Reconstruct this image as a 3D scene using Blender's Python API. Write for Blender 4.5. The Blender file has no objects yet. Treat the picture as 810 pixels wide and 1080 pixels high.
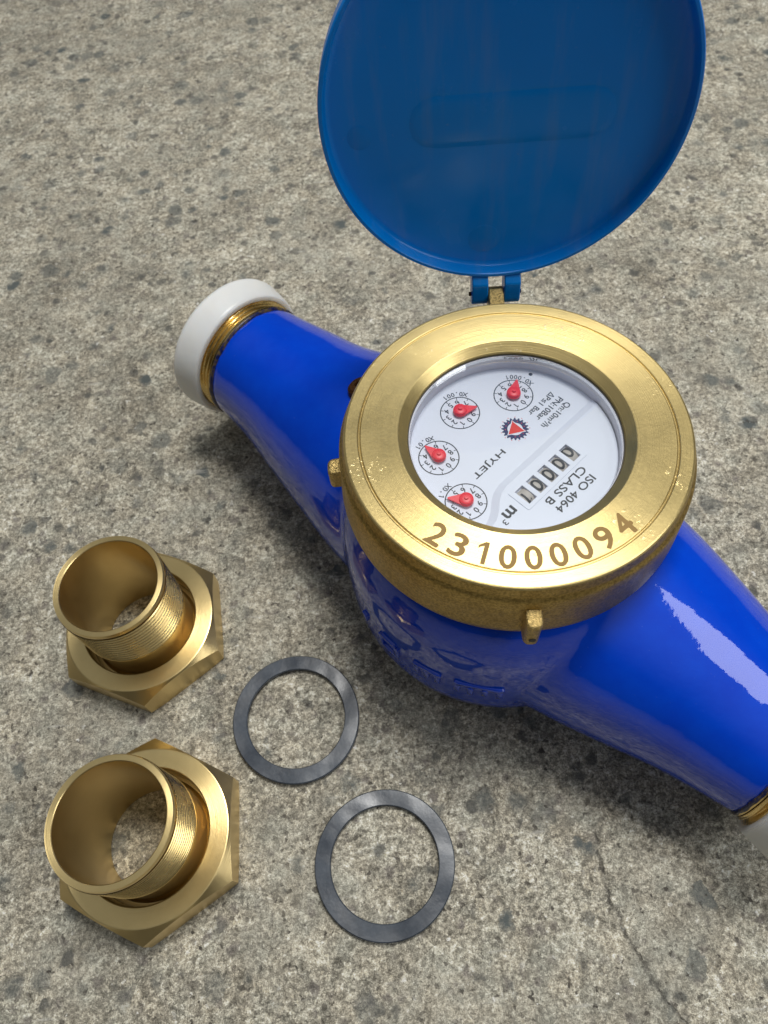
import bpy, bmesh, math, random
from mathutils import Vector, Matrix
R_ = math.radians
S = 0.001                      # everything below is written in millimetres
sc = bpy.context.scene
col = sc.collection

# ------------------------------------------------------------------ camera
cam = bpy.data.cameras.new('camera'); camo = bpy.data.objects.new('camera', cam); col.objects.link(camo)
th, ro = R_(29.88), R_(6.59)
ax = Vector((0, math.sin(th), -math.cos(th))); dn0 = Vector((0, -math.cos(th), -math.sin(th))); rt0 = Vector((1, 0, 0))
rt = math.cos(ro) * rt0 + math.sin(ro) * dn0; dn = math.cos(ro) * dn0 - math.sin(ro) * rt0
m = Matrix((rt, -dn, -ax)).transposed().to_4x4(); m.translation = Vector((0, 0, 0.340))
camo.matrix_world = m
cam.sensor_fit = 'VERTICAL'; cam.sensor_height = 36.0; cam.sensor_width = 27.0
cam.lens = 802.0 / 1080.0 * 36.0
cam.clip_start = 0.01; cam.clip_end = 50
cam.dof.use_dof = True; cam.dof.focus_distance = 0.275; cam.dof.aperture_fstop = 20
sc.camera = camo

# ------------------------------------------------------------------ light
world = bpy.data.worlds.new('World'); sc.world = world; world.use_nodes = True
bg = world.node_tree.nodes['Background']; bg.inputs[0].default_value = (0.93, 0.97, 1.0, 1); bg.inputs[1].default_value = 0.10
_w = world.node_tree; _tc = _w.nodes.new('ShaderNodeTexCoord'); _sx = _w.nodes.new('ShaderNodeSeparateXYZ'); _mr = _w.nodes.new('ShaderNodeMapRange')
_w.links.new(_tc.outputs['Generated'], _sx.inputs[0]); _w.links.new(_sx.outputs[2], _mr.inputs[0])
_mr.inputs[1].default_value = .45; _mr.inputs[2].default_value = .98; _mr.inputs[3].default_value = .035; _mr.inputs[4].default_value = .36; _mr.interpolation_type = 'SMOOTHSTEP'
_w.links.new(_mr.outputs[0], bg.inputs[1])
def area(name, az, el, dist, sx, sy, radiance, colr, target=(0.04, 0.14, 0.06), spin=0):
    l = bpy.data.lights.new(name, 'AREA'); l.shape = 'RECTANGLE'; l.size = sx; l.size_y = sy
    l.energy = radiance * math.pi * sx * sy; l.color = colr
    o = bpy.data.objects.new(name, l); col.objects.link(o)
    d = Vector((math.cos(R_(az)) * math.cos(R_(el)), math.sin(R_(az)) * math.cos(R_(el)), math.sin(R_(el))))
    o.location = Vector(target) + d * dist
    o.rotation_euler = d.to_track_quat('Z', 'Y').to_euler()
    return o
area('skylight', 64, 75, 1.45, 0.46, 0.36, 33, (1.0, 0.985, 0.95))
area('window_light', -20, 45, 2.6, 1.15, 1.15, 5.0, (0.96, 0.98, 1.0))
sc.view_settings.view_transform = 'Standard'; sc.view_settings.look = 'None'
sc.view_settings.exposure = 0; sc.view_settings.gamma = 1
sc.cycles.use_denoising = True
sc.cycles.max_bounces = 10; sc.cycles.transparent_max_bounces = 12

# ------------------------------------------------------------------ helpers
def mesh_obj(name, verts, faces, mat, parent=None, smooth=True, scale=True, sharp=35, label=None):
    me = bpy.data.meshes.new(name)
    k = S if scale else 1
    me.from_pydata([(v[0] * k, v[1] * k, v[2] * k) for v in verts], [], faces)
    bm = bmesh.new(); bm.from_mesh(me); bmesh.ops.recalc_face_normals(bm, faces=bm.faces[:]); bm.to_mesh(me); bm.free()
    return link(name, me, mat, parent, smooth, sharp, label)
def link(name, me, mat, parent=None, smooth=True, sharp=35, label=None):
    me.materials.clear(); me.materials.append(mat)
    if smooth:
        me.shade_smooth()
        if sharp is not None: me.set_sharp_from_angle(angle=R_(sharp))
    else: me.shade_flat()
    o = bpy.data.objects.new(name, me); col.objects.link(o)
    if parent: o.parent = parent
    if label: o['label'] = label
    return o
def lathe(prof, seg=128, closed=False, axis='Z', c=(0, 0, 0), rot=0.0):
    """prof: list of (r, h); r==0 ends are capped by a pole."""
    V, F = [], []
    rows = []
    for r, h in prof:
        if abs(r) < 1e-6:
            rows.append([len(V)]); V.append((0, 0, h))
        else:
            rows.append(list(range(len(V), len(V) + seg)))
            for i in range(seg):
                a = 2 * math.pi * i / seg + rot; V.append((r * math.cos(a), r * math.sin(a), h))
    n = len(rows)
    for k in range(n if closed else n - 1):
        a, b = rows[k], rows[(k + 1) % n]
        for i in range(seg):
            j = (i + 1) % seg
            if len(a) == 1 and len(b) == 1: continue
            if len(a) == 1: F.append((a[0], b[i], b[j]))
            elif len(b) == 1: F.append((a[i], a[j], b[0]))
            else: F.append((a[i], a[j], b[j], b[i]))
    V = [(x + c[0], y + c[1], z + c[2]) for x, y, z in V]
    return V, F
def xf(V, M): return [tuple(M @ Vector(v)) for v in V]
def box(cx, cy, cz, sx, sy, sz):
    V = [(cx + i * sx / 2, cy + j * sy / 2, cz + k * sz / 2) for i in (-1, 1) for j in (-1, 1) for k in (-1, 1)]
    return V, [(0, 1, 3, 2), (4, 6, 7, 5), (0, 4, 5, 1), (2, 3, 7, 6), (0, 2, 6, 4), (1, 5, 7, 3)]
def merge(parts):
    V, F = [], []
    for v, f in parts:
        o = len(V); V += list(v); F += [tuple(i + o for i in q) for q in f]
    return V, F
def prism(poly, z0, z1):
    n = len(poly)
    V = [(x, y, z0) for x, y in poly] + [(x, y, z1) for x, y in poly]
    F = [tuple(range(n - 1, -1, -1)), tuple(range(n, 2 * n))] + [(i, (i + 1) % n, n + (i + 1) % n, n + i) for i in range(n)]
    return V, F
def bevel_me(o, w, seg=2, angle=40):
    md = o.modifiers.new('bevel', 'BEVEL'); md.width = w * S; md.segments = seg; md.limit_method = 'ANGLE'; md.angle_limit = R_(angle)
    return o
def text_geo(s, w=None, h=None, bold=0.0, extr=0.04):
    """flat lettering as triangles in mm, centred; w/h = wanted size of the whole line."""
    if s == '1':
        P = [(.30, 0), (.30, 1), (.18, 1), (-.12, .80), (-.12, .66), (.15, .82), (.15, 0)]
        k = h or 1
        b2 = min(.03, bold); n = 10; V = []; F = []
        for i in range(n + 1): V += [((.13 - b2) * k - .1 * k, (i / n - .5) * k, 0), ((.27 + b2) * k - .1 * k, (i / n - .5) * k, 0)]
        F = [(2 * i, 2 * i + 1, 2 * i + 3, 2 * i + 2) for i in range(n)]
        q = len(V); V += [(.03 * k, .5 * k, .002), (-.22 * k, .30 * k, .002), (-.22 * k, .17 * k, .002), (.03 * k, .33 * k, .002)]; F.append((q, q + 1, q + 2, q + 3))
        return V, F
    cu = bpy.data.curves.new('t', 'FONT'); cu.body = s; cu.size = 1; cu.extrude = 0.0
    cu.resolution_u = 4
    to = bpy.data.objects.new('t', cu); col.objects.link(to)
    dg = bpy.context.evaluated_depsgraph_get(); me = to.evaluated_get(dg).to_mesh()
    V = [tuple(v.co) for v in me.vertices]; F = [tuple(p.vertices) for p in me.polygons]
    to.evaluated_get(dg).to_mesh_clear(); bpy.data.objects.remove(to); bpy.data.curves.remove(cu)
    x0, x1 = min(v[0] for v in V), max(v[0] for v in V); y0, y1 = min(v[1] for v in V), max(v[1] for v in V)
    kx = w / (x1 - x0) if w else None; ky = h / (y1 - y0) if h else None
    kx = kx or ky; ky = ky or kx
    B = [((v[0] - (x0 + x1) / 2) * kx, (v[1] - (y0 + y1) / 2) * ky, 0) for v in V]
    if not bold: return B, F
    d = bold * min(kx, ky)
    return merge([([(x + d * a, y + d * b, .003 * k) for x, y, z in B], F) for k, (a, b) in enumerate(((1, 0), (-1, 0), (0, 1), (0, -1)))])
def move(V, dx=0, dy=0, dz=0): return [(x + dx, y + dy, z + dz) for x, y, z in V]

# ------------------------------------------------------------------ materials
class NT:
    def __init__(s, name):
        s.m = bpy.data.materials.new(name); s.m.use_nodes = True; s.t = s.m.node_tree; s.b = s.t.nodes['Principled BSDF']
        s.co = None
    def n(s, typ, **kw):
        nd = s.t.nodes.new(typ)
        for k, v in kw.items():
            if k.startswith('i_'):
                key = k[2:]; key = int(key) if key.isdigit() else key.replace('_', ' ')
                nd.inputs[key].default_value = v
            else: setattr(nd, k, v)
        return nd
    def l(s, a, b): s.t.links.new(a, b)
    def coord(s):
        if not s.co: s.co = s.n('ShaderNodeTexCoord').outputs['Object']
        return s.co
    def noise(s, scale, detail=4, rough=.55, dist=0, vec=None):
        nd = s.n('ShaderNodeTexNoise', i_Scale=scale, i_Detail=detail, i_Roughness=rough, i_Distortion=dist); s.l(vec or s.coord(), nd.inputs['Vector']); return nd.outputs['Fac']
    def ramp(s, fac, stops):
        nd = s.n('ShaderNodeValToRGB'); e = nd.color_ramp.elements
        while len(e) < len(stops): e.new(0.5)
        for k, (p, c) in enumerate(stops):
            e[k].position = p; e[k].color = (c, c, c, 1) if not isinstance(c, tuple) else (*c, 1)
        s.l(fac, nd.inputs[0]); return nd.outputs[0]
    def mix(s, fac, a, b, mode='MIX'):
        nd = s.n('ShaderNodeMix', data_type='RGBA', blend_type=mode)
        for k, v in ((0, fac), (6, a), (7, b)):
            if isinstance(v, (int, float)): nd.inputs[k].default_value = v
            elif isinstance(v, tuple): nd.inputs[k].default_value = (*v, 1)
            else: s.l(v, nd.inputs[k])
        return nd.outputs[2]
    def math(s, op, a, b=None, c=None):
        nd = s.n('ShaderNodeMath', operation=op)
        for k, v in enumerate((a, b, c)):
            if v is None: continue
            if isinstance(v, (int, float)): nd.inputs[k].default_value = v
            else: s.l(v, nd.inputs[k])
        return nd.outputs[0]
    def bump(s, h, strength=.3, dist=.001, prev=None):
        nd = s.n('ShaderNodeBump', i_Strength=strength, i_Distance=dist); s.l(h, nd.inputs['Height'])
        if prev: s.l(prev, nd.inputs['Normal'])
        return nd.outputs[0]
    def set(s, **kw):
        for k, v in kw.items():
            inp = s.b.inputs[k.replace('_', ' ')]
            if isinstance(v, bpy.types.NodeSocket): s.l(v, inp)
            elif isinstance(v, tuple) and len(v) == 3 and inp.type == 'RGBA': inp.default_value = (*v, 1)
            else: inp.default_value = v
        return s

def concrete():
    t = NT('concrete'); co = t.coord()
    warp = t.n('ShaderNodeTexNoise', i_Scale=180, i_Detail=4, i_Roughness=.65); t.l(co, warp.inputs['Vector'])
    wv = t.n('ShaderNodeVectorMath', operation='MULTIPLY_ADD'); t.l(warp.outputs['Color'], wv.inputs[0]); wv.inputs[1].default_value = (.007,) * 3; t.l(co, wv.inputs[2]); W = wv.outputs[0]
    big = t.noise(9, 5, .6); mid = t.noise(55, 6, .65); fine = t.noise(420, 5, .7); grain = t.noise(1300, 3, .7)
    base = t.ramp(mid, [(.30, (.20, .182, .143)), (.5, (.37, .340, .27)), (.70, (.55, .508, .41))])
    base = t.mix(.72, base, t.ramp(fine, [(.34, (.09, .08, .06)), (.5, (.385, .36, .298)), (.66, (.76, .715, .60))]))
    base = t.mix(.6, base, t.ramp(grain, [(.32, .18), (.5, .5), (.70, .9)]), 'OVERLAY')
    base = t.mix(t.ramp(big, [(.38, .0), (.68, .42)]), base, (.20, .18, .145))
    h = t.math('ADD', t.math('MULTIPLY', fine, .8), t.math('MULTIPLY', grain, .5))
    def agg(scale, keep, size, colr, amount, base, soft=.12):
        v = t.n('ShaderNodeTexVoronoi', i_Scale=scale, i_Randomness=1.0); t.l(W, v.inputs['Vector'])
        sp = t.n('ShaderNodeSeparateColor'); t.l(v.outputs['Color'], sp.inputs[0])
        sel = t.math('GREATER_THAN', sp.outputs[0], keep)
        sz = t.math('MULTIPLY', t.math('ADD', sp.outputs[1], .45), size)
        d = t.math('DIVIDE', t.math('SUBTRACT', sz, v.outputs['Distance']), soft)
        d = t.n('ShaderNodeClamp').inputs[0].node if False else t.math('MINIMUM', t.math('MAXIMUM', d, 0.0), 1.0)
        k = t.math('MULTIPLY', t.math('MULTIPLY', d, sel), t.math('MULTIPLY', t.math('ADD', sp.outputs[2], .35), amount))
        k = t.math('MINIMUM', k, 1.0)
        return t.mix(k, base, colr), k
    def cells(scale, lo, hi, seedoff):
        v = t.n('ShaderNodeTexVoronoi', i_Scale=scale, i_Randomness=1.0)
        ad = t.n('ShaderNodeVectorMath', operation='ADD'); t.l(W, ad.inputs[0]); ad.inputs[1].default_value = (seedoff, seedoff * .7, 0); t.l(ad.outputs[0], v.inputs['Vector'])
        sp = t.n('ShaderNodeSeparateColor'); t.l(v.outputs['Color'], sp.inputs[0]); return t.ramp(sp.outputs[0], [(0.0, lo), (1.0, hi)])
    base = t.mix(.5, base, cells(260, .30, .72, .3), 'OVERLAY')
    base = t.mix(.42, base, cells(120, .30, .70, .9), 'OVERLAY')
    base = t.mix(.3, base, cells(700, .25, .78, .5), 'OVERLAY')
    base = t.mix(t.ramp(t.noise(17, 3, .6), [(.50, 0.0), (.68, .6)]), base, t.mix(t.ramp(t.noise(300, 4, .6), [(.35, 0.0), (.65, 1.0)]), (.27, .255, .21), (.46, .44, .375)))
    base = t.mix(.55, base, t.ramp(t.noise(24, 6, .7), [(.35, .30), (.65, .68)]), 'OVERLAY')
    tint = t.ramp(t.noise(70, 3), [(.35, (.50, .475, .43)), (.5, (.5, .495, .47)), (.65, (.475, .50, .49))])
    base = t.mix(.5, base, tint, 'OVERLAY')
    base, k2 = agg(190, .62, .44, (.15, .132, .118), .65, base, .35)
    base, k4 = agg(330, .93, .26, (.72, .70, .64), .75, base, .08)
    base, k5 = agg(60, .90, .30, (.13, .105, .085), .5, base, .3)
    base = t.mix(.55, base, cells(1050, .22, .80, .15), 'OVERLAY')
    base = t.mix(.42, base, t.ramp(t.noise(2300, 2, .6), [(.32, .15), (.5, .5), (.68, .88)]), 'OVERLAY')
    base = t.mix(.40, base, t.ramp(t.noise(900, 3, .7), [(.36, .22), (.5, .5), (.64, .80)]), 'OVERLAY')
    base, k1 = agg(88, .74, .46, (.10, .112, .108), .85, base, .25)
    base, k6 = agg(150, .80, .42, (.085, .085, .078), .75, base, .25)
    base, k3 = agg(420, .74, .42, (.075, .066, .055), .75, base, .25)
    # pale dry scuffs
    mp = t.n('ShaderNodeMapping'); mp.inputs['Rotation'].default_value = (0, 0, R_(38)); mp.inputs['Scale'].default_value = (40, 260, 1); t.l(co, mp.inputs[0])
    sc_ = t.n('ShaderNodeTexNoise', i_Scale=1, i_Detail=3); t.l(mp.outputs[0], sc_.inputs['Vector'])
    base = t.mix(t.ramp(sc_.outputs['Fac'], [(.66, 0.0), (.74, .45)]), base, (.56, .54, .48))
    # a hairline crack near the right hand pipe end
    sx = t.n('ShaderNodeSeparateXYZ'); t.l(W, sx.inputs[0])
    yy = t.math('MULTIPLY', t.math('SUBTRACT', sx.outputs[1], .010), 1000)          # mm
    curve = t.math('ADD', t.math('MULTIPLY', t.math('MULTIPLY', yy, yy), .0055), t.math('MULTIPLY_ADD', yy, -.19, 75.2))
    dd = t.math('ABSOLUTE', t.math('SUBTRACT', t.math('MULTIPLY', sx.outputs[0], 1000), curve))
    lim = t.math('MULTIPLY', t.math('LESS_THAN', yy, 30), t.math('GREATER_THAN', yy, -42))
    ck = t.math('MULTIPLY', t.math('MULTIPLY', t.math('SUBTRACT', 1.0, t.math('MINIMUM', t.math('DIVIDE', dd, 1.3), 1.0)), lim), t.ramp(t.noise(150, 2), [(.3, .25), (.6, 1.0)]))
    base = t.mix(t.math('MULTIPLY', ck, .75), base, (.06, .055, .05))
    h = t.math('SUBTRACT', h, t.math('MULTIPLY', k3, .5)); h = t.math('SUBTRACT', h, t.math('MULTIPLY', ck, 1.2))
    h = t.math('SUBTRACT', h, t.math('MULTIPLY', k2, .15))
    nb = t.bump(h, 1.0, .0009)
    t.set(Base_Color=base, Roughness=t.ramp(fine, [(.3, .75), (.7, .95)]), Normal=nb, Specular_IOR_Level=.3)
    return t.m
M_concrete = concrete()

def enamel():
    t = NT('blue_enamel')
    w1 = t.noise(26, 2, .4); w2 = t.noise(120, 3, .5); w3 = t.noise(700, 2, .5)
    nb = t.bump(w1, .08, .003); nb = t.bump(w2, .09, .0012, nb); nb = t.bump(w3, .02, .0004, nb)
    cr = t.ramp(t.noise(50, 4), [(.35, .03), (.75, .06)])
    c = t.mix(t.ramp(t.noise(90, 5, .6), [(.35, 0.0), (.75, .5)]), (.0, .046, .54), (.0, .07, .65))
    sp = t.ramp(t.noise(900, 2, .6), [(.72, 0.0), (.77, .14)])
    c = t.mix(sp, c, (.25, .35, .85))
    t.set(Base_Color=c, Roughness=.4, IOR=1.5, Specular_IOR_Level=0.0, Normal=nb, Coat_Weight=1.0, Coat_Roughness=cr, Coat_IOR=1.6, Coat_Normal=nb)
    return t.m
M_enamel = enamel()
def dark_enamel():
    t = NT('paint_lip'); t.set(Base_Color=t.mix(t.ramp(t.noise(500, 3), [(.45, 0.0), (.6, 1.0)]), (.004, .008, .06), (.10, .07, .03)), Roughness=.3); return t.m
M_enamel_dark = dark_enamel()

def plastic_blue():
    t = NT('blue_plastic')
    n1 = t.noise(30, 3)
    mp = t.n('ShaderNodeMapping'); mp.inputs['Scale'].default_value = (900, 25, 25); t.l(t.coord(), mp.inputs[0])
    st = t.n('ShaderNodeTexNoise', i_Scale=1, i_Detail=2); t.l(mp.outputs[0], st.inputs['Vector'])
    nb = t.bump(n1, .12, .002); nb = t.bump(st.outputs['Fac'], .035, .0005, nb)
    c = t.mix(t.ramp(t.noise(14, 3), [(.35, 0.0), (.7, .6)]), (.0, .22, .70), (.0, .27, .82))
    c = t.mix(t.ramp(t.noise(420, 4, .7), [(.66, 0.0), (.76, .18)]), c, (.25, .3, .36))
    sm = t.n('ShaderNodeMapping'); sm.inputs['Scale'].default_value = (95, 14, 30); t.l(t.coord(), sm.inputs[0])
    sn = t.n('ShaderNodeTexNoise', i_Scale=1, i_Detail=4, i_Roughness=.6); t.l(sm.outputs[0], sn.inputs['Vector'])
    c = t.mix(t.ramp(sn.outputs['Fac'], [(.52, 0.0), (.74, .22)]), c, (.22, .30, .42))  # pale upright streaks in the colour, standing in for glossy reflections
    t.set(Base_Color=c, Roughness=t.ramp(t.noise(60, 4), [(.3, .12), (.7, .30)]), Normal=nb, IOR=1.5, Specular_IOR_Level=.3)
    tl = t.n('ShaderNodeBsdfTranslucent'); tl.inputs[0].default_value = (.0, .22, .85, 1); mx = t.n('ShaderNodeMixShader', i_0=.22)
    t.l(t.b.outputs[0], mx.inputs[1]); t.l(tl.outputs[0], mx.inputs[2]); t.l(mx.outputs[0], t.t.nodes['Material Output'].inputs[0])
    return t.m
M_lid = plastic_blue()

def brass(name, colr, dark, rough, aniso=0.0, cast=0.0, rings=0.0, tarnish=.3, chips=0.0):
    t = NT(name)
    c = t.mix(t.math('MULTIPLY', t.ramp(t.noise(60, 5, .65), [(.35, 0.0), (.75, 1.0)]), tarnish), colr, dark)
    vr = .07 if rings else .2
    rr = t.ramp(t.noise(140, 5, .6), [(.3, rough * (1 - vr)), (.7, min(1, rough * (1 + vr)))])
    nb = None
    if cast:
        nb = t.bump(t.noise(1500, 4, .65), cast, .0006); nb = t.bump(t.noise(160, 3), cast * .5, .0015, nb)
        c = t.mix(t.ramp(t.noise(1100, 3, .6), [(.38, .55), (.6, 0.0)]), c, tuple(x * .35 for x in dark))
    else:
        nb = t.bump(t.noise(900, 3, .6), .05, .0004)
    if rings:
        sx = t.n('ShaderNodeSeparateXYZ'); t.l(t.coord(), sx.inputs[0])
        rad = t.math('SQRT', t.math('ADD', t.math('MULTIPLY', sx.outputs[0], sx.outputs[0]), t.math('MULTIPLY', sx.outputs[1], sx.outputs[1])))
        nz = t.n('ShaderNodeTexNoise', noise_dimensions='1D', i_Scale=3500, i_Detail=3); t.l(rad, nz.inputs['W'])
        nb = t.bump(nz.outputs['Fac'], rings, .00025, nb)
    if chips:
        k = t.math('MULTIPLY', t.ramp(t.noise(650, 3, .7), [(.62, 0.0), (.66, 1.0)]), t.ramp(t.noise(38, 2), [(.56, 0.0), (.62, 1.0)]))
        c = t.mix(t.math('MULTIPLY', k, chips), c, (1.0, .93, .7))
        nb = t.bump(k, .2, .0004, nb)
    t.set(Base_Color=c, Metallic=1.0, Roughness=rr)
    if aniso:
        tg = t.n('ShaderNodeTangent', direction_type='RADIAL', axis='Z'); t.l(tg.outputs[0], t.b.inputs['Tangent']); t.set(Anisotropic=aniso, Anisotropic_Rotation=.25)
    t.set(Normal=nb)
    return t.m
M_turned = brass('turned_brass', (.64, .50, .22), (.52, .39, .155), .36, aniso=.7, rings=.26, tarnish=.2, chips=.3)
M_fit = brass('machined_brass', (.74, .57, .27), (.54, .40, .16), .31, aniso=.6, rings=.2, tarnish=.3)
M_fit_plain = brass('plain_brass', (.76, .57, .25), (.52, .37, .14), .27, tarnish=.5)
M_cast = brass('cast_brass', (.58, .41, .14), (.38, .25, .075), .42, cast=.4, tarnish=.6)
M_castlite = brass('cast_brass_bright', (.72, .53, .22), (.5, .34, .11), .38, cast=.8, tarnish=.4)
M_etch = None
M_rust = brass('dark_tarnished_brass', (.16, .075, .03), (.08, .035, .015), .6, cast=.6)

def simple(name, c, rough, **kw):
    t = NT(name); k = t.noise(70, 4)
    t.set(Base_Color=t.mix(t.math('MULTIPLY', k, .25), c, tuple(x * .8 for x in c)), Roughness=rough, **kw); return t.m
def rubber():
    t = NT('black_rubber')
    c = t.mix(t.ramp(t.noise(110, 5, .7), [(.35, 0.0), (.7, 1.0)]), (.026, .033, .045), (.06, .073, .092))
    c = t.mix(t.ramp(t.noise(600, 4, .7), [(.55, 0.0), (.75, .5)]), c, (.09, .098, .11))
    nb = t.bump(t.noise(30, 2), .55, .004); nb = t.bump(t.noise(500, 3), .10, .0005, nb)
    t.set(Base_Color=c, Roughness=t.ramp(t.noise(80, 4), [(.3, .24), (.7, .40)]), Normal=nb, Specular_IOR_Level=.5, IOR=1.5); return t.m
M_rubber = rubber()
M_etch = simple('etched_brown', (.24, .145, .04), .6, Metallic=.35)
def capmat():
    t = NT('milky_plastic'); nb = t.bump(t.noise(60, 3), .15, .002)
    t.set(Base_Color=t.mix(t.noise(40, 4), (.72, .70, .66), (.86, .84, .81)), Roughness=.36, Normal=nb, Subsurface_Weight=.8, Subsurface_Radius=(.012, .010, .008), Subsurface_Scale=1.0); return t.m
M_cap = capmat()
M_white = simple('dial_white', (.72, .75, .86), .45)
M_wall = simple('housing_white', (.66, .65, .70), .45)
M_drum = simple('drum_white', (.46, .42, .385), .5)
M_print = simple('printed_black', (.035, .037, .045), .6)
M_navy = simple('printed_navy', (.03, .035, .11), .6)
M_red = simple('pointer_red', (.84, .03, .05), .38)
M_redprint = simple('printed_red', (.72, .045, .03), .6)
M_black = simple('black_gasket', (.02, .02, .02), .5)
def glass():
    t = NT('dial_glass'); tr = t.n('ShaderNodeBsdfTransparent'); gl = t.n('ShaderNodeBsdfGlossy', i_Roughness=.02); tr.inputs[0].default_value = (.97, .98, .98, 1)
    fr = t.n('ShaderNodeFresnel', i_IOR=1.5); mx = t.n('ShaderNodeMixShader'); t.l(fr.outputs[0], mx.inputs[0]); t.l(tr.outputs[0], mx.inputs[1]); t.l(gl.outputs[0], mx.inputs[2])
    t.t.nodes.remove(t.b); t.l(mx.outputs[0], t.t.nodes['Material Output'].inputs[0]); return t.m
M_glass = glass()

# ------------------------------------------------------------------ ground
V = [(-3000, -3000, 0), (3000, -3000, 0), (3000, 3000, 0), (-3000, 3000, 0)]
g = mesh_obj('ground', V, [(0, 1, 2, 3)], M_concrete, smooth=False); g['kind'] = 'structure'
g['label'] = 'worn grey concrete floor with dark stone flecks'

def thing(name, label, cat, loc, rz=0, group=None):
    o = bpy.data.objects.new(name, None); col.objects.link(o); o.empty_display_size = .02
    o.location = (loc[0] * S, loc[1] * S, loc[2] * S); o.rotation_euler = (0, 0, rz)
    o['label'] = label; o['category'] = cat
    if group: o['group'] = group
    return o

# ------------------------------------------------------------------ water meter
RC = (48.24, 149.85)
meter = thing('water_meter', 'blue and brass water meter lying with its round lid flipped open', 'water meter', (*RC, 0))
PSI = R_(131.1); U = Vector((math.cos(PSI), math.sin(PSI), 0)); N = Vector((-math.sin(PSI), math.cos(PSI), 0)); Z0 = 48.0
AXO = N * 0.5
def axpt(s): return AXO + U * s + N * (.02 * max(0, s)) + Vector((0, 0, Z0))
def interp(tab, x):
    for (a, b) in zip(tab[:-1], tab[1:]):
        if a[0] <= x <= b[0]:
            f = (x - a[0]) / (b[0] - a[0]); f2 = f * f * (3 - 2 * f) * .35 + f * .65
            return [p + (q - p) * f2 for p, q in zip(a[1:], b[1:])]
    return tab[-1][1:] if x > tab[-1][0] else tab[0][1:]
arm1 = [(0, 56, 0), (25, 53.5, 0), (55, 48.6, 1), (77, 43.8, 1), (104, 37.0, 1.5), (125, 33.2, .3), (140, 31.0, 0), (152.5, 29.7, 0)]
arm2 = [(0, 56, 0), (25, 53.5, 0), (63, 46.8, -.8), (87, 40.6, -1), (103, 36, -.9), (121, 31.6, 0), (133, 29.7, 0)]
def spline(tab, x):
    k = 0
    while k < len(tab) - 2 and x > tab[k + 1][0]: k += 1
    P = [tab[max(0, k - 1)], tab[k], tab[k + 1], tab[min(len(tab) - 1, k + 2)]]
    h = P[2][0] - P[1][0]; f = (x - P[1][0]) / h; out = []
    for c in (1, 2):
        m0 = (P[2][c] - P[0][c]) / (P[2][0] - P[0][0]) * h; m1 = (P[3][c] - P[1][c]) / (P[3][0] - P[1][0]) * h
        out.append((2 * f ** 3 - 3 * f * f + 1) * P[1][c] + (f ** 3 - 2 * f * f + f) * m0 + (3 * f * f - 2 * f ** 3) * P[2][c] + (f ** 3 - f * f) * m1)
    return out
def arm(tab, sg):
    seg, V, F = 96, [], []
    end = tab[-1][0]; n = int(end / 2.5)
    for i in range(n + 1):
        s = end * i / n; r, dr = spline(tab, s)
        for k in range(seg):
            a = 2 * math.pi * k / seg; q = r + dr * math.cos(a)
            p = axpt(s * sg) + N * (q * math.cos(a)) + Vector((0, 0, q * math.sin(a)))
            if p.z < 6: p.z = 6 - 5.0 * (1 - math.exp((p.z - 6) / 5.0))
            V.append(tuple(p))
    for i in range(n):
        for k in range(seg):
            j = (k + 1) % seg; F.append((i * seg + k, i * seg + j, (i + 1) * seg + j, (i + 1) * seg + k))
    F.append(tuple(range(seg))); F.append(tuple(range(n * seg, (n + 1) * seg)))
    return V, F
bowl = lathe([(0, .6), (42, .6), (47, 1.2), (54, 4.5), (60, 10.5), (63.8, 18), (66, 28), (66.8, 40), (67, 54), (66.7, 67), (65.7, 76), (63.4, 83.5), (60.2, 89.5), (56.8, 94), (54, 97), (0, 97)], 128, c=(.6, -3, 0))
V, F = merge([bowl, arm(arm1, 1), arm(arm2, -1)])
tmp = mesh_obj('tmp', V, F, M_enamel)
bm = bmesh.new(); bm.from_mesh(tmp.data); bmesh.ops.recalc_face_normals(bm, faces=bm.faces[:]); bm.to_mesh(tmp.data); bm.free()
md = tmp.modifiers.new('r', 'REMESH'); md.mode = 'VOXEL'; md.voxel_size = 1.35 * S; md.use_smooth_shade = True
md = tmp.modifiers.new('s', 'SMOOTH'); md.factor = .5; md.iterations = 14
dg = bpy.context.evaluated_depsgraph_get()
me = bpy.data.meshes.new_from_object(tmp.evaluated_get(dg)); bpy.data.objects.remove(tmp)
link('body', me, M_enamel, meter, True, None)

# cast marks standing proud of the bowl
def on_bowl(az, z, out=0.0):
    prof = [(4.5, 54), (10.5, 60), (18, 63.8), (28, 66), (40, 66.8), (54, 67), (67, 66.7), (76, 65.7)]
    r = interp(prof, z)[0] + out
    return (.6 + r * math.cos(R_(az)), -3 + r * math.sin(R_(az)), z)
def wrap(poly, az0, zc, h=1.0):
    n = len(poly); V = []
    for out in (-.8, h * .75, h):
        sc2 = 1 if out < h else .86
        cx = sum(p[0] for p in poly) / n; cy = sum(p[1] for p in poly) / n
        for x, y in poly:
            x2, y2 = cx + (x - cx) * sc2, cy + (y - cy) * sc2
            V.append(on_bowl(az0 + math.degrees(x2 / 65), zc + y2, out))
    F = [(i + k * n, (i + 1) % n + k * n, (i + 1) % n + (k + 1) * n, i + (k + 1) * n) for k in range(2) for i in range(n)] + [tuple(range(2 * n, 3 * n))]
    return V, F
def rrect(cx, cy, w, h, r=.8):
    P = []
    for qx, qy, a0 in ((1, 1, 0), (-1, 1, 90), (-1, -1, 180), (1, -1, 270)):
        for a in (0, 30, 60, 90): P.append((cx + qx * (w / 2 - r) + r * math.cos(R_(a0 + a)), cy + qy * (h / 2 - r) + r * math.sin(R_(a0 + a))))
    return P
parts = []
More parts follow.
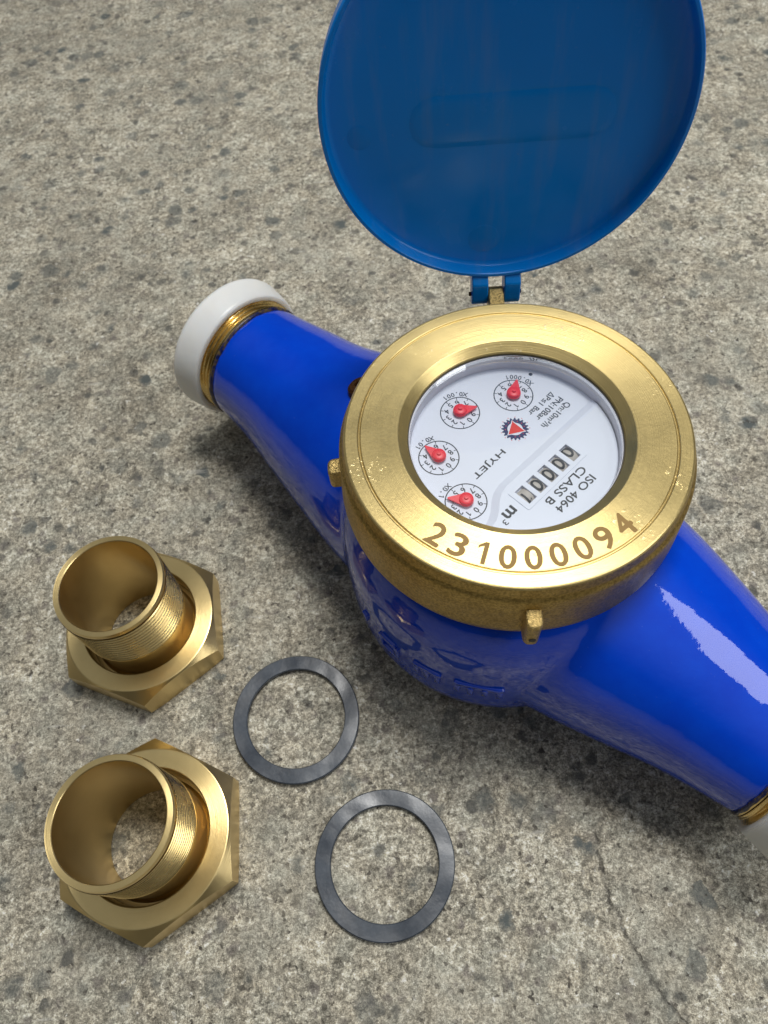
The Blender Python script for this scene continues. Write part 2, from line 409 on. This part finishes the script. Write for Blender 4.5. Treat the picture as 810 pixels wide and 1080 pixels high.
for az, tab in ((-147, [(0, 5.2, 8, 2.4), (0, -5.2, 8, 2.4), (-4.3, 0, 2.4, 9), (4.3, 0, 2.4, 9)]),
                (-131, [(0, 3.4, 12, 3.2), (-4.5, -1.5, 2.4, 8), (0, -1.5, 2.4, 8), (4.5, -1.5, 2.4, 8)]),
                (-113, [(0, 3.6, 19, 3.2), (-8, -1.5, 2.4, 8), (-3, -2, 2.4, 8), (2.5, -1, 2.4, 7), (8, -1.5, 2.4, 8)]),
                (-93, [(0, 2, 8, 2.2), (-2, -.5, 2.2, 5)]), (-160, [(0, 2, 3.4, 5)])):
    parts += [wrap(rrect(*q), az + 5, 50) for q in tab]
lt = mesh_obj('cast_mark', *merge(parts), M_enamel, meter, sharp=60, label='raised marks cast into the blue bowl under thick paint')

# threaded pipe ends and their caps
def thread_rows(r0, depth, h0, h1, pitch, per=6, seg=96):
    V, F = [], []
    n = int((h1 - h0) / pitch * per)
    for i in range(n + 1):
        h = h0 + (h1 - h0) * i / n
        for k in range(seg):
            ph = (h / pitch - k / seg) % 1.0
            d = abs(ph * 2 - 1); d = min(1, max(0, (d - .15) / .7))
            fade = min(1, (h - h0) / pitch * 1.5, (h1 - h) / pitch * 1.5); r = r0 - depth * d * fade
            a = 2 * math.pi * k / seg; V.append((r * math.cos(a), r * math.sin(a), h))
    for i in range(n):
        for k in range(seg):
            j = (k + 1) % seg; F.append((i * seg + k, i * seg + j, (i + 1) * seg + j, (i + 1) * seg + k))
    return V, F
def pipe_frame(s, sg):
    d = U * sg; x = Vector((0, 0, 1)).cross(d).normalized(); y = d.cross(x)
    M = Matrix((x, y, d)).transposed().to_4x4(); M.translation = axpt(s); return M
for sg, sb, sr, rn, rf, ln in ((1, 152.5, 159.4, 33.2, 35.4, 15.0), (-1, -133, -137.6, 33.4, 35.0, 15)):
    Mx = pipe_frame(sb, sg)
    tv, tf = thread_rows(30.2, 1.6, 1.0, 17, 2.31, 10)
    pv, pf = lathe([(25, -1), (29.4, -1), (30.2, -.2), (30.2, .6), (29.2, 1.0)], 96)
    ev, ef = lathe([(30.0, 17), (29.4, 17.8), (24, 17.8), (24, 5), (0, 5)], 96)
    o = mesh_obj('threaded_end', *merge([(pv, pf), (tv, tf), (ev, ef)]), M_fit_plain, meter); o.data.transform(Matrix.Scale(1 / S, 4)); o.data.transform(Mx); o.data.transform(Matrix.Scale(S, 4))
    rn_ = random.Random(int(sb)); pv, pf = lathe([(29.0, -1.4), (29.9, -1.0), (30.3, -.6), (30.4, -.3), (30.3, .1), (29.6, .3)], 160)
    jit = [rn_.uniform(-.5, .6) for _ in range(160)]; jit = [(jit[i - 1] + 2 * jit[i] + jit[(i + 1) % 160]) / 3 for i in range(160)]
    pv = [(x * (1 + .004 * jit[i % 160]), y * (1 + .004 * jit[i % 160]), z + (jit[i % 160] * .6 if i >= 160 * 2 else 0)) for i, (x, y, z) in enumerate(pv)]
    o = mesh_obj('paint_edge', xf(pv, Mx), pf, M_enamel_dark, meter, sharp=70, label='ragged dark edge where the paint stops at the thread')
    Mc = pipe_frame(sr, sg)
    o = mesh_obj('end_cap', *lathe([(30.6, 0), (30.9, -.2), (rn - .4, 0), (rn, .5)] + [(rn + (rf - rn) * (k / 14) ** .8 + (.12 if k % 2 else -.12), .8 + (ln * .82 - .8) * k / 14) for k in range(15)] + [(rf, ln * .84), (rf - .3, ln * .94), (rf - 1.2, ln), (rf - 6, ln + .6), (0, ln + .8), (0, ln - .8), (30.6, ln - 1.2), (30.6, 0)], 96), M_cap, meter,
                 label='milky white plastic cap pushed over the threaded pipe end')
    o.data.transform(Matrix.Scale(1 / S, 4)); o.data.transform(Mc); o.data.transform(Matrix.Scale(S, 4))

# brass collar: turned face and rough cast wall
face = lathe([(37.3, 121.1), (37.3, 122.0), (37.5, 122.3), (40.5, 124.95), (40.75, 125.05), (53.5, 125.05), (53.75, 124.9), (54.0, 124.45), (54.35, 124.45), (54.6, 124.9), (54.85, 125.05), (58.8, 125.05), (59.3, 124.85), (59.7, 124.3)], 192)
collar = mesh_obj('collar', *lathe([(59.7, 124.3), (60.1, 122.9), (60.4, 121.0), (60.6, 119.8), (61.3, 119.2), (61.8, 118.2), (62.3, 110), (62.8, 100), (62.6, 97.4), (61.4, 96.0), (57.5, 96.0), (57.5, 110), (37.4, 110), (37.3, 121.1)], 192), M_cast, meter, sharp=50)
cf = mesh_obj('collar_face', *face, M_turned, collar, sharp=10, label='bright turned top face of the brass collar')
# engraved serial number on the face
parts = []
digits = '231000094'; a0, a1, rr = -131.5, -57.0, 48.9
for i, ch in enumerate(digits):
    az = a0 + (a1 - a0) * i / (len(digits) - 1)
    v, f = text_geo(ch, None, 8.0, bold=.022)
    if ch != '1': 
        w = max(p[0] for p in v) - min(p[0] for p in v); v = [(x * 5.7 / w, y, z) for x, y, z in v]
    Mr = Matrix.Rotation(R_(az + 90), 4, 'Z'); Mt = Matrix.Translation((rr * math.cos(R_(az)), rr * math.sin(R_(az)), 125.09))
    parts.append((xf(v, Mt @ Mr), f))
mesh_obj('serial_number', *merge(parts), M_etch, collar, smooth=False, label='serial number 231000094 etched along the front of the face')
# sealing lugs
def lug(az, z0, z1, w, out):
    P = [(59, -w / 2), (63.2 + out * .7, -w / 2), (63.2 + out, -w * .28), (63.2 + out, w * .28), (63.2 + out * .7, w / 2), (59, w / 2)]
    v, f = prism(P, z0, z1)
    v = [(x, y, z + (-(x - 62) * .35 if z == z1 and x > 62 else 0)) for x, y, z in v]
    o = mesh_obj('sealing_lug', xf(v, Matrix.Rotation(R_(az), 4, 'Z')), f, M_castlite, collar, sharp=30); bevel_me(o, 1.5, 3, 25); return o
lug(-94.5, 98.5, 115, 5.4, 4.8); lug(178.5, 103.5, 114.5, 6.6, 3.4)
for az, z, q in ((-94.5, 103.5, 68.0), (177.2, 107.5, 66.7)):
    v, f = lathe([(0, 0), (1.15, 0), (1.15, .25), (0, .25)], 16)
    Mh = Matrix.Rotation(R_(az), 4, 'Z') @ Matrix.Translation((q, 0, z)) @ Matrix.Rotation(R_(90), 4, 'Y')
    mesh_obj('seal_hole', xf(v, Mh), f, M_black, collar)
# tarnished screw plug on the shoulder of the left arm
v, f = lathe([(0, -4), (6.0, -4), (6.3, 0), (5.6, 3.4), (4.6, 4.2), (2.2, 4.2), (2.0, 2.6), (0, 2.6)], 24)
Mp = Matrix.Translation(tuple(U * 72.0 + N * 5 + Vector((0, 0, 92)))) @ Matrix.Rotation(R_(22), 4, N)
mesh_obj('screw_plug', xf(v, Mp), f, M_rust, meter, label='dark tarnished screw plug beside the collar')

# dial
DZ = 114.0
mesh_obj('dial_housing', *lathe([(36.6, DZ - 1), (36.6, DZ), (36.75, 120.6), (37.2, 120.8), (37.25, DZ - 1)], 128, closed=True), M_wall, meter, label='pale plastic wall round the dial')
mesh_obj('gasket', *lathe([(36.95, 120.85), (37.27, 120.85), (37.27, 121.1), (36.95, 121.1)], 128, closed=True), M_black, meter)
mesh_obj('glass', *lathe([(0, 119.45), (36.6, 119.45), (36.6, 120.9), (0, 120.9)], 96), M_glass, meter, sharp=30, label='clear round glass over the dial')
dial = mesh_obj('dial', *lathe([(0, -1.2), (36.58, -1.2), (36.58, 0), (0, 0)], 128), M_white, meter, sharp=30)
dial.location = (0, 0, DZ * S); dial.rotation_euler = (0, 0, R_(-141.3))
PT = 1.3                                                           # height of the raised half
def polyfill(outer, holes, z, depth):
    cu = bpy.data.curves.new('p', 'CURVE'); cu.dimensions = '2D'; cu.fill_mode = 'BOTH'; cu.extrude = depth / 2
    for P in [outer] + holes:
        sp = cu.splines.new('POLY'); sp.points.add(len(P) - 1); sp.use_cyclic_u = True
        for q, (x, y) in zip(sp.points, P): q.co = (x, y, 0, 1)
    to = bpy.data.objects.new('p', cu); col.objects.link(to)
    d2 = bpy.context.evaluated_depsgraph_get(); me = to.evaluated_get(d2).to_mesh()
    V = [(v.co.x, v.co.y, v.co.z + z - depth / 2) for v in me.vertices]; F = [tuple(p.vertices) for p in me.polygons]
    to.evaluated_get(d2).to_mesh_clear(); bpy.data.objects.remove(to); bpy.data.curves.remove(cu)
    return V, F
topline = [(-34.9, 9.4), (-10, 9.3), (14, 9.2), (17.5, 9.9), (20.5, 11.6), (23.5, 14.0), (26.5, 15.6), (29.5, 16.4), (32.0, 16.6)]
botline = [(-36.0, 6.7), (-10, 6.6), (14.6, 6.5), (18.6, 7.3), (21.9, 9.2), (25.0, 11.6), (28.0, 13.2), (30.6, 13.8), (33.6, 13.8)]
arc = []
a_s, a_e = math.degrees(math.atan2(16.6, 32.0)), math.degrees(math.atan2(9.4, -34.9))
for i in range(1, 40):
    a = R_(a_s + (a_e - a_s) * i / 40); arc.append((36.1 * math.cos(a), 36.1 * math.sin(a)))
WX = [-11.1, -5.2, .7, 6.6, 12.4]; WY = 16.2; WW, WH = 3.9, 6.6
holes = [[(x - WW / 2, WY - WH / 2), (x - WW / 2, WY + WH / 2), (x + WW / 2, WY + WH / 2), (x + WW / 2, WY - WH / 2)] for x in WX]
V, F = polyfill(topline + arc, holes, PT, PT - .05)
n = len(topline); sv = [(x, y, PT) for x, y in topline] + [(x, y, .01) for x, y in botline]; sf = [(i, i + 1, n + i + 1, n + i) for i in range(n - 1)]
mesh_obj('raised_plate', *merge([(V, F), (sv, sf)]), M_white, dial, smooth=False)
# counter: five number drums behind windows in a slightly proud surround
V, F = polyfill(rrect(.65, WY, 31.5, 9.6, .8), holes, PT + .25, .22)
mesh_obj('counter_frame', V, F, M_white, dial, smooth=False)
for i, x in enumerate(WX):
    r = 4.6; zc = PT - .2 - r
    v = []; f = []; K = 18
    for k in range(K + 1):
        a = R_(35 + 110 * k / K)
        for dx in (-WW / 2 + .06, WW / 2 - .06): v.append((x + dx, WY + r * math.cos(a), zc + r * math.sin(a)))
    f = [(2 * k, 2 * k + 1, 2 * k + 3, 2 * k + 2) for k in range(K)]
    dr = mesh_obj('number_drum', v, f, M_drum, dial)
    tv, tf = text_geo('00001'[i], None, 4.8, bold=.02)
    off = (-1.0, -.1, .15, .1, .9)[i]
    tv = [(x + px * (1.12 if i < 4 else 1), WY + (py + off), zc + math.sqrt(max(0.1, (r + .06) ** 2 - (py + off) ** 2))) for px, py, pz in tv]
    if i == 4: tv = [(a + .3, b, c) for a, b, c in tv]
    mesh_obj('drum_digit', tv, tf, M_print, dial, smooth=False)
    mesh_obj('drum_shadow_gap', [(x - WW / 2, WY - WH / 2, PT - 1.15), (x + WW / 2, WY - WH / 2, PT - 1.15), (x + WW / 2, WY + WH / 2, PT - 1.15), (x - WW / 2, WY + WH / 2, PT - 1.15)], [(0, 1, 2, 3)], M_black, dial, smooth=False) if False else None
# four small dials
def annulus(r0, r1, z, seg=64, c=(0, 0)):
    V = [(c[0] + r * math.cos(2 * math.pi * k / seg), c[1] + r * math.sin(2 * math.pi * k / seg), z) for r in (r0, r1) for k in range(seg)]
    return V, [(k, (k + 1) % seg, seg + (k + 1) % seg, seg + k) for k in range(seg)]
def curved_text(s, c, r, mid, h, bold=0):
    parts = []; n = len(s); step = 74 / max(7, n)
    step = math.degrees(1.55 / r)
    for i, ch in enumerate(s):
        a = mid + step * (i - (n - 1) / 2)
        if ch == ' ': continue
        v, f = text_geo(ch, None, h if ch != '.' else .4, bold=bold)
        if ch == '.': v = [(x, y - h / 2 + .2, z) for x, y, z in v]
        parts.append((xf(v, Matrix.Translation((c[0] + r * math.cos(R_(a)), c[1] + r * math.sin(R_(a)), .03)) @ Matrix.Rotation(R_(a + 90), 4, 'Z')), f))
    return parts
SD = [((-18.0, -15.4), (-5.9, -3.4), 'X0.0001', 205), ((1.4, -24.3), (-5.6, 3.3), 'X0.001', 236), ((21.1, -16.3), (.4, -6.2), 'X0.01', 262), ((27.8, 2.9), (4.1, -5.3), 'X0.1', 284)]
DR = 7.15
for (cx, cy), (px, py), lab, mid in SD:
    pr = [annulus(DR - .2, DR + .2, .03, 64, (cx, cy))]
    for k in range(10):
        a = 90 - 36 * k; v, f = box(cx + (DR - .55) * math.cos(R_(a)), cy + (DR - .55) * math.sin(R_(a)), 0, .01, .01, .01)
        tk = [(-.55, -.13, .03), (.55, -.13, .03), (.55, .13, .03), (-.55, .13, .03)]
        pr.append((xf(tk, Matrix.Translation((cx + (DR - .55) * math.cos(R_(a)), cy + (DR - .55) * math.sin(R_(a)), 0)) @ Matrix.Rotation(R_(a), 4, 'Z')), [(0, 1, 2, 3)]))
        tv, tf = text_geo(str(k), None, 2.15, bold=.02)
        pr.append((move(tv, cx + 4.75 * math.cos(R_(a)), cy + 4.75 * math.sin(R_(a)), .03), tf))
    pr += curved_text(lab, (cx, cy), DR + 1.5, mid, 1.9, .02)
    mesh_obj('small_dial', *merge(pr), M_print, dial, smooth=False)
    a = math.atan2(py, px); tip = 6.4; hr = 2.6
    b = math.acos(hr / tip) * .86
    P = [(hr * math.cos(b + (2 * math.pi - 2 * b) * k / 20), hr * math.sin(b + (2 * math.pi - 2 * b) * k / 20)) for k in range(21)] + [(tip, -.22), (tip, .22)]
    v1, f1 = prism(P, .9, 1.55); v2, f2 = lathe([(2.5, 1.5), (2.4, 2.3), (1.9, 2.6), (.75, 2.6), (.7, 3.2), (0, 3.25)], 24); v3, f3 = lathe([(.8, 0.02), (.8, 1)], 12)
    v, f = merge([(v1, f1), (v2, f2), (v3, f3)])
    mesh_obj('pointer', xf(v, Matrix.Translation((cx, cy, 0)) @ Matrix.Rotation(a, 4, 'Z')), f, M_red, dial, sharp=40)
# printed lines of text
def line(s, x0, x1, y, h, z, name='printed_line', bold=0.018, mat=None):
    v, f = text_geo(s, x1 - x0, h, bold=bold); return mesh_obj(name, move(v, (x0 + x1) / 2, y, z), f, mat or M_print, dial, smooth=False)
line('HYJET', 3.2, 18.6, -2.0, 3.0, .03)
line('ISO 4064', -9.0, 9.7, 28.0, 2.9, PT + .03)
line('CLASS B', -9.6, 10.0, 23.7, 2.9, PT + .03)
line('Qn:10m³/h', -29.0, -14.4, 1.5, 2.7, .03)
line('PN:10Bar', -28.9, -15.6, -1.8, 2.3, .03)
line('ΔP≤1 Bar', -28.6, -15.4, -5.3, 2.3, .03)
v1, f1 = text_geo('m', 4.6, 2.9, bold=.03); v2, f2 = text_geo('3', 1.5, 2.1, bold=.01)
sr = []
for x in (-2.0, 0, 2.0): sr.append(([(x - .62, -1.5, 0), (x + .62, -1.5, 0), (x + .62, -1.22, 0), (x - .62, -1.22, 0)], [(0, 1, 2, 3)]))
v, f = merge([(v1, f1), (move(v2, 3.9, 1.7), f2)] + [(move(a, 0, 0, .01), b) for a, b in sr])
mesh_obj('unit_mark', move(v, 21.4, 16.7, PT + .03), f, M_print, dial, smooth=False)
# emblem
gear = []; T = 20
P0 = []; 
for k in range(T * 4):
    a = 2 * math.pi * k / (T * 4); r = 4.2 if k % 4 in (1, 2) else 3.55; P0.append((r * math.cos(a), r * math.sin(a)))
gv = [(x, y, .03) for x, y in P0] + [(2.35 * math.cos(2 * math.pi * k / (T * 4)), 2.35 * math.sin(2 * math.pi * k / (T * 4)), .03) for k in range(T * 4)]
nn = T * 4; gf = [(k, (k + 1) % nn, nn + (k + 1) % nn, nn + k) for k in range(nn)]
LC = (-6.8, -4.9); gv = [(x * 1.18, y * 1.18, z) for x, y, z in gv]
mesh_obj('emblem_gear', move(gv, *LC), gf, M_navy, dial, smooth=False)
tri = lambda r, z, a0=-122: ([(r * math.cos(R_(a0 + 120 * k)), r * math.sin(R_(a0 + 120 * k)), z) for k in range(3)], [(0, 1, 2)])
v, f = tri(4.1, .045); mesh_obj('emblem_outline', move(v, *LC), f, M_white, dial, smooth=False)
parts = [tri(3.5, .06)]
rd = random.Random(3)
for k in range(26):
    a = 2 * math.pi * k / 26; q = 3.5 if k % 2 else 5.3
    if 40 < math.degrees(a) % 360 < 330 or k % 2 == 0: parts.append(([(q * math.cos(a) + dx, q * math.sin(a) + dy, .05) for dx, dy in ((-.16, -.16), (.16, -.16), (.16, .16), (-.16, .16))], [(0, 1, 2, 3)]))
v, f = merge(parts); mesh_obj('emblem_triangle', move(v, *LC), f, M_redprint, dial, smooth=False)
v, f = lathe([(0, .03), (.75, .03)], 20); mesh_obj('dial_dot', move(v, -29.9, -17.2), f, M_print, dial, smooth=False)

# hinged lid
AZ = R_(86.0); E_ = Vector((math.cos(AZ), math.sin(AZ), 0)); Wd = Vector((-E_.y, E_.x, 0)); BT = R_(82.5)
vv = math.cos(BT) * E_ + math.sin(BT) * Vector((0, 0, 1)); nn_ = -math.sin(BT) * E_ + math.cos(BT) * Vector((0, 0, 1))
hinge = E_ * 66.7 + Vector((0, 0, 124.2)); lc = hinge + vv * 66.7
RL = 60.4
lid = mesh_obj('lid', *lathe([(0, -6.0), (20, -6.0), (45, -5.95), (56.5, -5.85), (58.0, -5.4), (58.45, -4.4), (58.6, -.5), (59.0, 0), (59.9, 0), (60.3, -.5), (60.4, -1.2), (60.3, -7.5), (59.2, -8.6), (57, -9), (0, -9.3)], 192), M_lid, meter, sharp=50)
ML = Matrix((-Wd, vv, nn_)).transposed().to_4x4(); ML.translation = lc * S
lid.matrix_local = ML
# moulded discs inside the lid, plus a panel shaped for a smudged reflection
def disc_mark(cx, cy, r, h, name):
    v, f = lathe([(0, h), (r - .5, h), (r - .15, h * .7), (r, -.3)], 40); return mesh_obj(name, move(v, cx, cy, -5.98), f, M_lid, lid, sharp=60)
disc_mark(-48, -6.5, 4.2, .14, 'moulded_disc'); disc_mark(-5, -47.5, 6.0, .10, 'moulded_disc')
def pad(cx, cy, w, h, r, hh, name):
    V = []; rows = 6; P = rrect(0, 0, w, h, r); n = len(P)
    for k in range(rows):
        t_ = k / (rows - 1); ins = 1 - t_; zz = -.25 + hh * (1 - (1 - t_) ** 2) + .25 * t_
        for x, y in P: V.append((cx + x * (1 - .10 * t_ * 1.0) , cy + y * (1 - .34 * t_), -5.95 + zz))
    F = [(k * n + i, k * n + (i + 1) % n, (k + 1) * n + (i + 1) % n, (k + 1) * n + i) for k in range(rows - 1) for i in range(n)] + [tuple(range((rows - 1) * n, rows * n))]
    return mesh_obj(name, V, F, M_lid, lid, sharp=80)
pad(2.5, -3.5, 70, 19, 8.5, .22, 'reflection_panel')  # low relief added to stand in for a reflection smudge, not a moulding
# hinge knuckles on the lid, brass ear on the collar, pin
HR, HX, HY = 4.0, .8, -2.2
for sx in (-6.2, 6.2):
    P = []
    for k in range(13): a = R_(180 + 180 * k / 12); P.append((HR * math.cos(a) + HX, HR * math.sin(a) + HY))
    P += [(HX + HR - .3, 4.0), (1.4, 7.4), (-6.0, 7.6), (-5.0, 4.5)]
    v, f = prism([(x, y) for x, y in P], sx - 3.1, sx + 3.1)
    # prism x -> lid normal, prism y -> along the lid, prism z -> hinge axis ; lid-local origin is the rim centre
    v = [(z, -66.7 + y, x - 3.0) for x, y, z in v]
    o = mesh_obj('hinge_knuckle', v, f, M_lid, lid, sharp=30); bevel_me(o, .5, 2, 30)
v, f = box(0, -66.7 + 6.6, -6.0, 18.4, 2.6, 5.5); o = mesh_obj('hinge_bridge', v, f, M_lid, lid); bevel_me(o, .6, 2)
v, f = lathe([(0, -10.2), (.8, -10.2), (.8, 10.2), (0, 10.2)], 16)
mesh_obj('hinge_pin', [(z, -66.7 + y + HY, x - 3.0 + HX) for x, y, z in v], f, M_rust, lid)
P = [(57, 108), (57, 122.8), (62.0, 123.2)] + [(67.2 + 3.2 * math.cos(R_(a)), 122.0 + 3.2 * math.sin(R_(a))) for a in (120, 90, 60, 30, 0, -30)] + [(68.6, 118), (63.5, 108)]
v, f = prism(P, -3.0, 3.0)
v = [tuple(E_ * x + Wd * z + Vector((0, 0, y))) for x, y, z in v]
o = mesh_obj('hinge_ear', v, f, M_castlite, collar, sharp=30); bevel_me(o, .7, 2, 30)

# ------------------------------------------------------------------ union couplings
def hexr(a, ap): 
    a = (a + math.pi / 6) % (math.pi / 3) - math.pi / 6; return ap / math.cos(a)
def coupling(x, y, rot, label, tail_turn=0, tz=0, bore=19.9):
    t = thing('union_coupling', label, 'pipe coupling', (x, y, 0), rot, 'loose brass union couplings')
    seg = 180; AP = 34.15; H = 17.4; rc = 33.5; prof = []
    V, F = [], []
    rows = []
    def row(fn):
        rows.append(len(V))
        for k in range(seg):
            a = 2 * math.pi * k / seg; r, z = fn(a); V.append((r * math.cos(a), r * math.sin(a), z))
    hx = lambda a: hexr(a - math.pi / 6 + math.pi / 6, AP)
    ch = lambda a, s: H - (hx(a) - rc) * .85 - .3
    row(lambda a: (29.5, .8)); row(lambda a: (min(hx(a), 36.5), .1)); row(lambda a: (hx(a), .1 + max(0, hx(a) - 36.5) * .45)); 
    row(lambda a: (hx(a), ch(a, 1))); row(lambda a: (hx(a) - .12 , ch(a, 1) + .1)); row(lambda a: (rc + .15, H - .12)); row(lambda a: (rc - .3, H)); row(lambda a: (26.3, H)); row(lambda a: (25.9, H - .25)); row(lambda a: (25.7, H - .8)); row(lambda a: (25.7, 7)); row(lambda a: (29.5, 6.5))
    nrow = len(rows)
    for q in range(nrow):
        a, b = rows[q], rows[(q + 1) % nrow]
        for k in range(seg):
            j = (k + 1) % seg; F.append((a + k, a + j, b + j, b + k))
    mesh_obj('nut', V, F, M_fit, t, sharp=13)
    # tailpiece: flange at the foot, threaded neck, bored through
    body = lathe([(bore, 0.3), (28.8, 0.3), (28.8, 5.4), (24.0, 6.0), (22.6, 8), (22.5, 27.2), (22.6, 28)], 128)
    top = lathe([(23.2, 53.6), (23.25, 54.4), (23.4, 54.7), (23.3, 55.9), (23.0, 56.5), (20.9, 56.5), (20.6, 56.2), (20.5, 55.5), (20.5, 40), (20.1, 16), (bore, 0.3)], 128)
    tail = mesh_obj('tailpiece', *merge([body, top]), M_fit, t, sharp=14); tail.location = (0, 0, tz * S)
    th_ = mesh_obj('thread', *thread_rows(23.6, 1.5, 28, 53.8, 2.31, 12, 128), M_fit_plain, tail, sharp=60)
    tail.rotation_euler = (0, 0, tail_turn)
    return t
coupling(-117.9, 143.4, R_(4 - 60), 'brass union coupling nearest the white capped pipe end', .6)
coupling(-109.9, 50.0, R_(-.5 - 60), 'brass union coupling at lower left with bare floor showing through its bore', 2.4)

# ------------------------------------------------------------------ rubber washers
def washer(x, y, rot, label, ro, ri, seed):
    rn = random.Random(seed); ph = [rn.uniform(0, 6.28) for _ in range(6)]
    V, F = lathe([(ri, .5), (ri, 2.7), (ri + .35, 3.05), (ro - .4, 3.05), (ro, 2.65), (ro, .5), (ro - .4, .12), (ri + .3, .12)], 128, closed=True)
    W = []
    for (a, b, c) in V:
        an = math.atan2(b, a); k = 1 + .006 * math.sin(2 * an + ph[0]) + .003 * math.sin(3 * an + ph[1])
        W.append((a * k, b * k, c + max(0, .5 * math.sin(an + ph[2]) * .5 + .25 * math.sin(2 * an + ph[3])) * .8))
    o = mesh_obj('rubber_washer', W, F, M_rubber, None, sharp=40)
    o.location = (x * S, y * S, 0); o.rotation_euler = (0, 0, rot); o['label'] = label; o['category'] = 'washer'; o['group'] = 'rubber sealing washers'
    return o
washer(-49.5, 93.9, 0, 'black rubber ring washer lying closer to the brass coupling and meter, farther back', 28.4, 21.9, 5)
washer(-16.0, 31.0, 1.2, 'black rubber ring washer nearest the viewer at bottom centre', 28.4, 21.9, 9)

# ------------------------------------------------------------------ loose sand grains on the floor
rg = random.Random(21); parts = []
for _ in range(420):
    x, y = rg.uniform(-300, 360), rg.uniform(-45, 620); r = rg.choice((.18, .22, .28, .35, .5)) * rg.uniform(.8, 1.3)
    pts = [(x + r * rg.uniform(.6, 1.3) * math.cos(a), y + r * rg.uniform(.6, 1.3) * math.sin(a)) for a in (0, 1.2, 2.5, 3.7, 5.0)]
    n = len(pts); v = [(a, b, .0) for a, b in pts] + [(x + (a - x) * .6, y + (b - y) * .6, r * rg.uniform(.6, 1.1)) for a, b in pts]
    parts.append((v, [(i, (i + 1) % n, n + (i + 1) % n, n + i) for i in range(n)] + [tuple(range(n, 2 * n))]))
M_sand = simple('sand_grain', (.55, .52, .45), .7)
sd = mesh_obj('sand', *merge(parts), M_sand, None, smooth=False); sd['kind'] = 'stuff'; sd['label'] = 'pale sand grains scattered over the concrete'; sd['category'] = 'sand'
